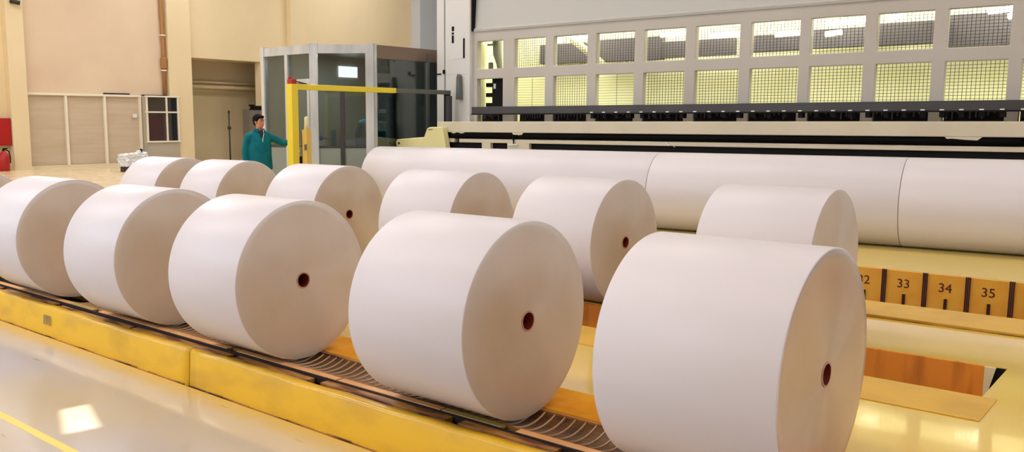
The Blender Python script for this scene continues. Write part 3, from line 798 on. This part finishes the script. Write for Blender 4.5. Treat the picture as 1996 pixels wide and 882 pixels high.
def make_person(label, loc, rz, armR, armL, head_yaw, name='person', height=1.72):
    """local frame: faces -Y, +X is the person's left hand side. arm = [shoulder, elbow, wrist] points"""
    root = empty(name, label, 'person', loc, rz)
    S = height / 1.72
    b = MB()
    hz = 1.60
    # torso, neck, legs
    limb(b, [(0, .0, .86), (0, .0, .95), (0, .01, 1.10), (0, .01, 1.28), (0, .015, 1.38), (0, .02, 1.43)], [.12, .125, .105, .115, .075, .05], 20, 1.3)
    limb(b, [(0, .02, 1.40), (0, .01, 1.47), (0, 0, 1.55)], [.062, .055, .056], 16)
    for s in (-1, 1):
        limb(b, [(s * .09, 0, .90), (s * .10, -.01, .50), (s * .105, .015, .10), (s * .105, .01, .05)], [.088, .056, .038, .04])
        limb(b, [(s * .105, .04, .045), (s * .11, -.10, .035), (s * .115, -.17, .03)], [.042, .042, .028])
    # head: cranium, jaw, nose, ears, brow
    hr = Matrix.Rotation(head_yaw, 4, 'Z')
    def hp(x, y, z): v = hr @ Vector((x, y, z)); return (v.x, v.y - .005, hz + v.z)
    ellip(b, hp(0, .012, .025), (.074, .092, .095), M['skin'], hr)
    ellip(b, hp(0, -.022, -.045), (.056, .066, .066), M['skin'], hr)
    ellip(b, hp(0, -.055, -.085), (.026, .024, .02), M['skin'], hr)
    limb(b, [hp(0, -.080, .02), hp(0, -.094, -.005), hp(0, -.100, -.022), hp(0, -.08, -.030)], [.008, .011, .015, .010], 10)
    for s in (-1, 1):
        ellip(b, hp(s * .076, .012, -.005), (.010, .018, .030), M['skin'], hr)
        ellip(b, hp(s * .030, -.072, .028), (.022, .012, .008), M['skin'], hr)
        ellip(b, hp(s * .045, -.055, -.02), (.020, .018, .018), M['skin'], hr)
    # arms and hands
    for arm, s in ((armR, -1), (armL, 1)):
        sh, el, wr = [Vector(p) for p in arm]
        limb(b, [Vector((s * .08, .015, 1.34)), sh + Vector((-s * .02, 0, -.025)), (sh + el) / 2, el, (el + wr) / 2, wr], [.035, .040, .040, .036, .033, .026])
        d = (wr - el).normalized(); side = d.cross(Vector((0, 0, 1)))
        side = side.normalized() if side.length > .2 else Vector((0, -1, 0))
        nrm = side.cross(d).normalized()
        limb(b, [wr, wr + d * .045, wr + d * .09], [.024, .033, .030], 12, 1.0)
        for j, (off, ln) in enumerate(((-.027, .062), (-.009, .072), (.009, .068), (.026, .052))):
            p0 = wr + d * .088 + side * off
            p1 = p0 + d * ln * .45 - nrm * .006; p2 = p1 + d * ln * .3 - nrm * .018; p3 = p2 + d * ln * .18 - nrm * .022
            limb(b, [p0 - d * .02, p0, p1, p2, p3], [.0095, .0095, .0088, .0082, .007], 8)
        t0 = wr + d * .03 - side * .024
        limb(b, [t0, t0 + d * .025 - side * .022 - nrm * .01, t0 + d * .055 - side * .03 - nrm * .02], [.012, .011, .009], 8)
    remeshed(b, 'body', root, .0062, M['skin'], 3)
    # face details, hair
    b = MB()
    for s in (-1, 1): ellip(b, hp(s * .030, -.083, .012), (.0125, .005, .006), M['eye'], hr)
    b.build('eye', root)
    b = MB()
    for s in (-1, 1): limb(b, [hp(s * .014, -.090, .034), hp(s * .032, -.089, .040), hp(s * .050, -.074, .034)], [.004, .005, .003], 8)
    ee = b.build('eyebrow', root); ee.data.materials.clear(); ee.data.materials.append(M['hair'])
    b = MB(); limb(b, [hp(-.022, -.082, -.056), hp(0, -.092, -.054), hp(.022, -.082, -.056)], [.003, .006, .003], 8)
    ll = b.build('mouth', root); ll.data.materials.clear(); ll.data.materials.append(M['lip'])
    b = MB()
    ellip(b, hp(0, .030, .042), (.088, .098, .094), M['hair'], hr)
    ellip(b, hp(0, -.040, .080), (.070, .046, .034), M['hair'], hr)
    ellip(b, hp(0, .070, -.01), (.064, .044, .060), M['hair'], hr)
    for s in (-1, 1): ellip(b, hp(s * .072, .012, .035), (.014, .034, .042), M['hair'], hr)
    remeshed(b, 'hair', root, .007, M['hair'], 2)
    # jacket: torso shell + sleeves + collar
    b = MB()
    limb(b, [(0, .005, .78), (0, .005, .84), (0, .005, 1.0), (0, .01, 1.2), (0, .012, 1.30), (0, .015, 1.375), (0, .02, 1.42), (0, .02, 1.455)], [.174, .174, .164, .164, .150, .122, .088, .062], 24, 1.25)
    for arm, s in ((armR, -1), (armL, 1)):
        sh, el, wr = [Vector(p) for p in arm]
        limb(b, [Vector((s * .05, .015, 1.405)), Vector((s * .12, .015, 1.375)), sh + Vector((-s * .012, 0, -.012)), (sh * .55 + el * .45), el, (el * .5 + wr * .5), wr - (wr - el) * .02], [.045, .060, .070, .064, .060, .054, .050], 16)
    jk = remeshed(b, 'jacket', root, .011, M['teal'], 6)
    b = MB()   # stand collar with pale piping
    for k in range(20):
        a0 = -PI * .5 + .35 + k * (2 * PI - .7) / 20; a1 = a0 + (2 * PI - .7) / 20
        for (ra, za, rb_, zb2) in ((.076, 1.482, .098, 1.420),):
            p = lambda a, r_, z: (r_ * 1.05 * math.cos(a), .012 + r_ * math.sin(a), z)
            b.faces([p(a0, rb_, zb2), p(a1, rb_, zb2), p(a1, ra, za), p(a0, ra, za)], [(0, 1, 2, 3)], M['teal'], True)
    cl = b.build('collar', jk); sd_ = cl.modifiers.new('s', 'SOLIDIFY'); sd_.thickness = .008
    b = MB(); limb(b, [(.048, -.070, 1.462), (.040, -.120, 1.40), (.010, -.165, 1.31), (.004, -.178, 1.26)], .007, 8)
    zz = b.build('zip_piping', jk); zz.data.materials.clear(); zz.data.materials.append(M['piping'])
    b = MB(); b.faces([(-.045, -.060, 1.452), (.045, -.060, 1.452), (.034, -.118, 1.40), (.0, -.160, 1.315), (-.034, -.118, 1.40), (0, -.092, 1.44)], [(0, 5, 4), (5, 1, 2), (5, 2, 4), (4, 2, 3)], M['shirt'])
    us = b.build('undershirt', jk); q_ = us.modifiers.new('s', 'SOLIDIFY'); q_.thickness = .012; q_.offset = 1
    b = MB(); wr = Vector(armR[2]); dd = (wr - Vector(armR[1])).normalized()
    limb(b, [wr - dd * .03, wr - dd * .002], .0535, 16); cc = b.build('cuff', jk); cc.data.materials.clear(); cc.data.materials.append(M['piping'])
    # trousers and shoes
    b = MB()
    limb(b, [(0, .005, .98), (0, .005, .86), (0, .005, .80)], [.15, .15, .12], 20, 1.2)
    for s in (-1, 1): limb(b, [(s * .085, 0, .88), (s * .10, -.01, .50), (s * .105, .01, .09)], [.100, .078, .066])
    remeshed(b, 'trousers', root, .011, M['trouser'], 4)
    for s in (-1, 1):
        b = MB(); limb(b, [(s * .105, .055, .05), (s * .108, -.02, .052), (s * .112, -.12, .040), (s * .115, -.19, .032)], [.045, .052, .048, .03], 14)
        sh_ = b.build('shoe', root); sh_.data.materials.clear(); sh_.data.materials.append(M['shoe'])
        for v in sh_.data.vertices: v.co.z = max(v.co.z, .0)
    root.scale = (S, S, S)
    return root
# worker beside the gantry: faces the camera side, left arm stretched to the post, right arm hanging
to_cam = math.atan2(12.58, 9.35)   # direction from the worker to the camera
rz = math.atan2(-9.33, 12.57) + PI / 2 + .28
make_person('standing worker in a teal zip jacket, one arm reaching to the yellow post',
            (-12.58, 9.33, 0), rz,
            [(-.205, .01, 1.36), (-.25, .03, 1.08), (-.255, -.03, .83)],
            [(.195, .01, 1.345), (.38, -.03, 1.24), (.53, -.11, 1.235)], .55)
make_person('person in teal seen dimly behind the booth glass at the silver corner post',
            (-13.56, 12.90, .16), rz - .2,
            [(-.205, .01, 1.36), (-.26, .03, 1.08), (-.25, -.03, .83)],
            [(.205, .01, 1.36), (.26, .03, 1.08), (.25, -.03, .83)], 0, height=1.80)

# ================================================================== SMALL THINGS
# standing signal pole by the end wall
s = empty('signal_pole', 'thin dark pole with a round knob in front of the wall opening', 'pole', (-30.0, 20.8, 0))
b = MB(); b.tube([(0, 0, 0), (0, 0, 1.95)], .03, M['stand'], 10); b.build('pole', s)
b = MB(); ellip(b, (0, 0, 1.36), (.075, .075, .085), M['stand']); b.build('knob', s)
b = MB(); b.tube([(0, 0, 1.9), (0, 0, 2.0), (0, 0, 2.06)], [.02, .05, .01], M['stand'], 10); b.build('pole_tip', s)
b = MB(); b.tube([(0, 0, 0), (0, 0, .03)], .16, M['stand'], 20); b.build('base', s)
# grey cabinet with a small box on top
cx_, cy_ = -30.1, 22.2
s = empty('storage_cabinet', 'tall grey steel cabinet behind the worker at the edge of the wall opening', 'cabinet', (cx_, cy_, 0))
b = MB(); b.box(-.25, .2, -.5, .35, 0, 2.12, M['cabgrey'], .01); b.build('body', s)
b = MB(); b.box(.2, .215, -.49, -.08, .05, 2.07, M['cabgrey'], .004); b.build('door', s)
b = MB(); b.box(.2, .215, -.07, .34, .05, 2.07, M['cabgrey'], .004); b.build('door', s)
b = MB(); b.box(.2, .225, -.5, .35, 2.08, 2.12, M['black']); b.build('top_edge', s)
b = MB(); b.box(-.15, .1, -.2, .2, 0, .13, M['black'], .01); b.box(-.1, .05, -.3, -.1, .10, .18, M['black'], .01)
o = b.build('tool_box', None, (cx_, cy_, 2.12)); tag(o, 'small black box lying on top of the tall grey cabinet', 'box')
# hydrant cabinet and extinguishers on the left wall
h = empty('hydrant_cabinet', 'red wall-mounted hydrant cabinet left of the end wall pilaster', 'cabinet', (EX + .02, 12.1, .82))
b = MB(); b.box(0, .25, -.22, .40, 0, .90, M['hydred'], .01); b.build('body', h)
b = MB(); b.box(.25, .265, -.20, .38, .02, .88, M['hydred'], .006); b.build('door', h)
b = MB(); b.box(.265, .285, -.17, -.14, .3, .5, M['white']); b.build('handle', h)
for (dy, lab) in ((12.17, 'red fire extinguisher standing on the floor below the red cabinet'),):
    e = empty('fire_extinguisher', lab, 'fire extinguisher', (EX + .6, 12.08, 0))
    b = MB(); b.tube([(0, 0, 0), (0, 0, .02), (0, 0, .50), (0, 0, .60), (0, 0, .66)], [.15, .17, .17, .10, .04], M['hydred'], 24); b.build('cylinder', e)
    b = MB(); b.tube([(0, 0, .66), (0, 0, .72)], .04, M['black']); b.box(-.03, .03, -.02, .14, .72, .75, M['black'], .006); b.build('valve', e)
    b = MB(); b.tube([(0, .05, .71), (0, .17, .64), (0, .20, .45), (0, .19, .25)], .022, M['black'], 10); b.build('hose', e)
# camera on the pilaster
s = empty('security_camera', 'small dark security camera high on the end wall pilaster', 'camera', (EX + .36, 12.80, 5.45))
b = MB(); b.tube([(.0, 0, .1), (.12, 0, .1)], .04, M['stand'], 12); b.build('bracket', s)
b = MB(); b.tube([(.02, -.12, .06), (.16, .14, .0)], [.07, .075], M['stand'], 16); b.build('housing', s)
# pipe down the wall
s = empty('wall_pipe', 'brown vertical pipe running down the wall to the office window', 'pipe', (EX + .1, 18.30, 2.6))
b = MB(); b.tube([(0, 0, 0), (0, .02, 1.6), (0, -.02, 3.6), (0, 0, 9.2)], .065, M['pipe'], 14); b.build('pipe', s)
b = MB()
for z in (.9, 2.2, 3.9, 5.4): b.box(-.08, .08, -.09, .09, z, z + .05, M['frame'], .01)
b.build('bracket', s)
b = MB(); b.box(-.05, .1, -.1, .1, 1.0, 1.4, M['pipe'], .02); b.build('junction_box', s)
# switch box
b = MB(); b.box(0, .06, -.08, .08, 0, .14, M['white'], .01); o = b.build('switch_box', None, (EX + .005, 17.07, 1.75)); tag(o, 'small white switch box on the greige door panel', 'switch')
# bundle of crumpled film
random.seed(5)
s = empty('film_bundle', 'crumpled white plastic film bundle behind the farthest second row roll', 'plastic film', (-26.6, 14.72, 0))
t = bmesh.new(); bmesh.ops.create_grid(t, x_segments=26, y_segments=18, size=.5)
b = MB()
t.free(); t = bmesh.new(); bmesh.ops.create_cube(t, size=1); bmesh.ops.subdivide_edges(t, edges=t.edges[:], cuts=9, use_grid_fill=True)
for v in t.verts:
    v.co.x *= .6; v.co.y *= .72; v.co.z = .18 + (v.co.z + .5) * (.40 + .10 * (v.co.y))
    v.co += Vector((random.uniform(-.03, .03), random.uniform(-.03, .03), random.uniform(-.025, .025) ))
b.add(t, M['foil'], False); b.build('film', s)
b = MB(); b.tube([(0, .27, .60), (.03, .31, .72)], .045, M['black'], 10); ellip(b, (0, .22, .63), (.07, .09, .06), M['foil']); b.build('tie', s)
b = MB()
for y in (-.25, 0, .25): b.box(-.25, .25, y - .06, y + .06, 0, .15, M['stand'], .005)
b.box(-.26, .26, -.33, .33, .15, .18, M['stand']); b.build('pallet', s)
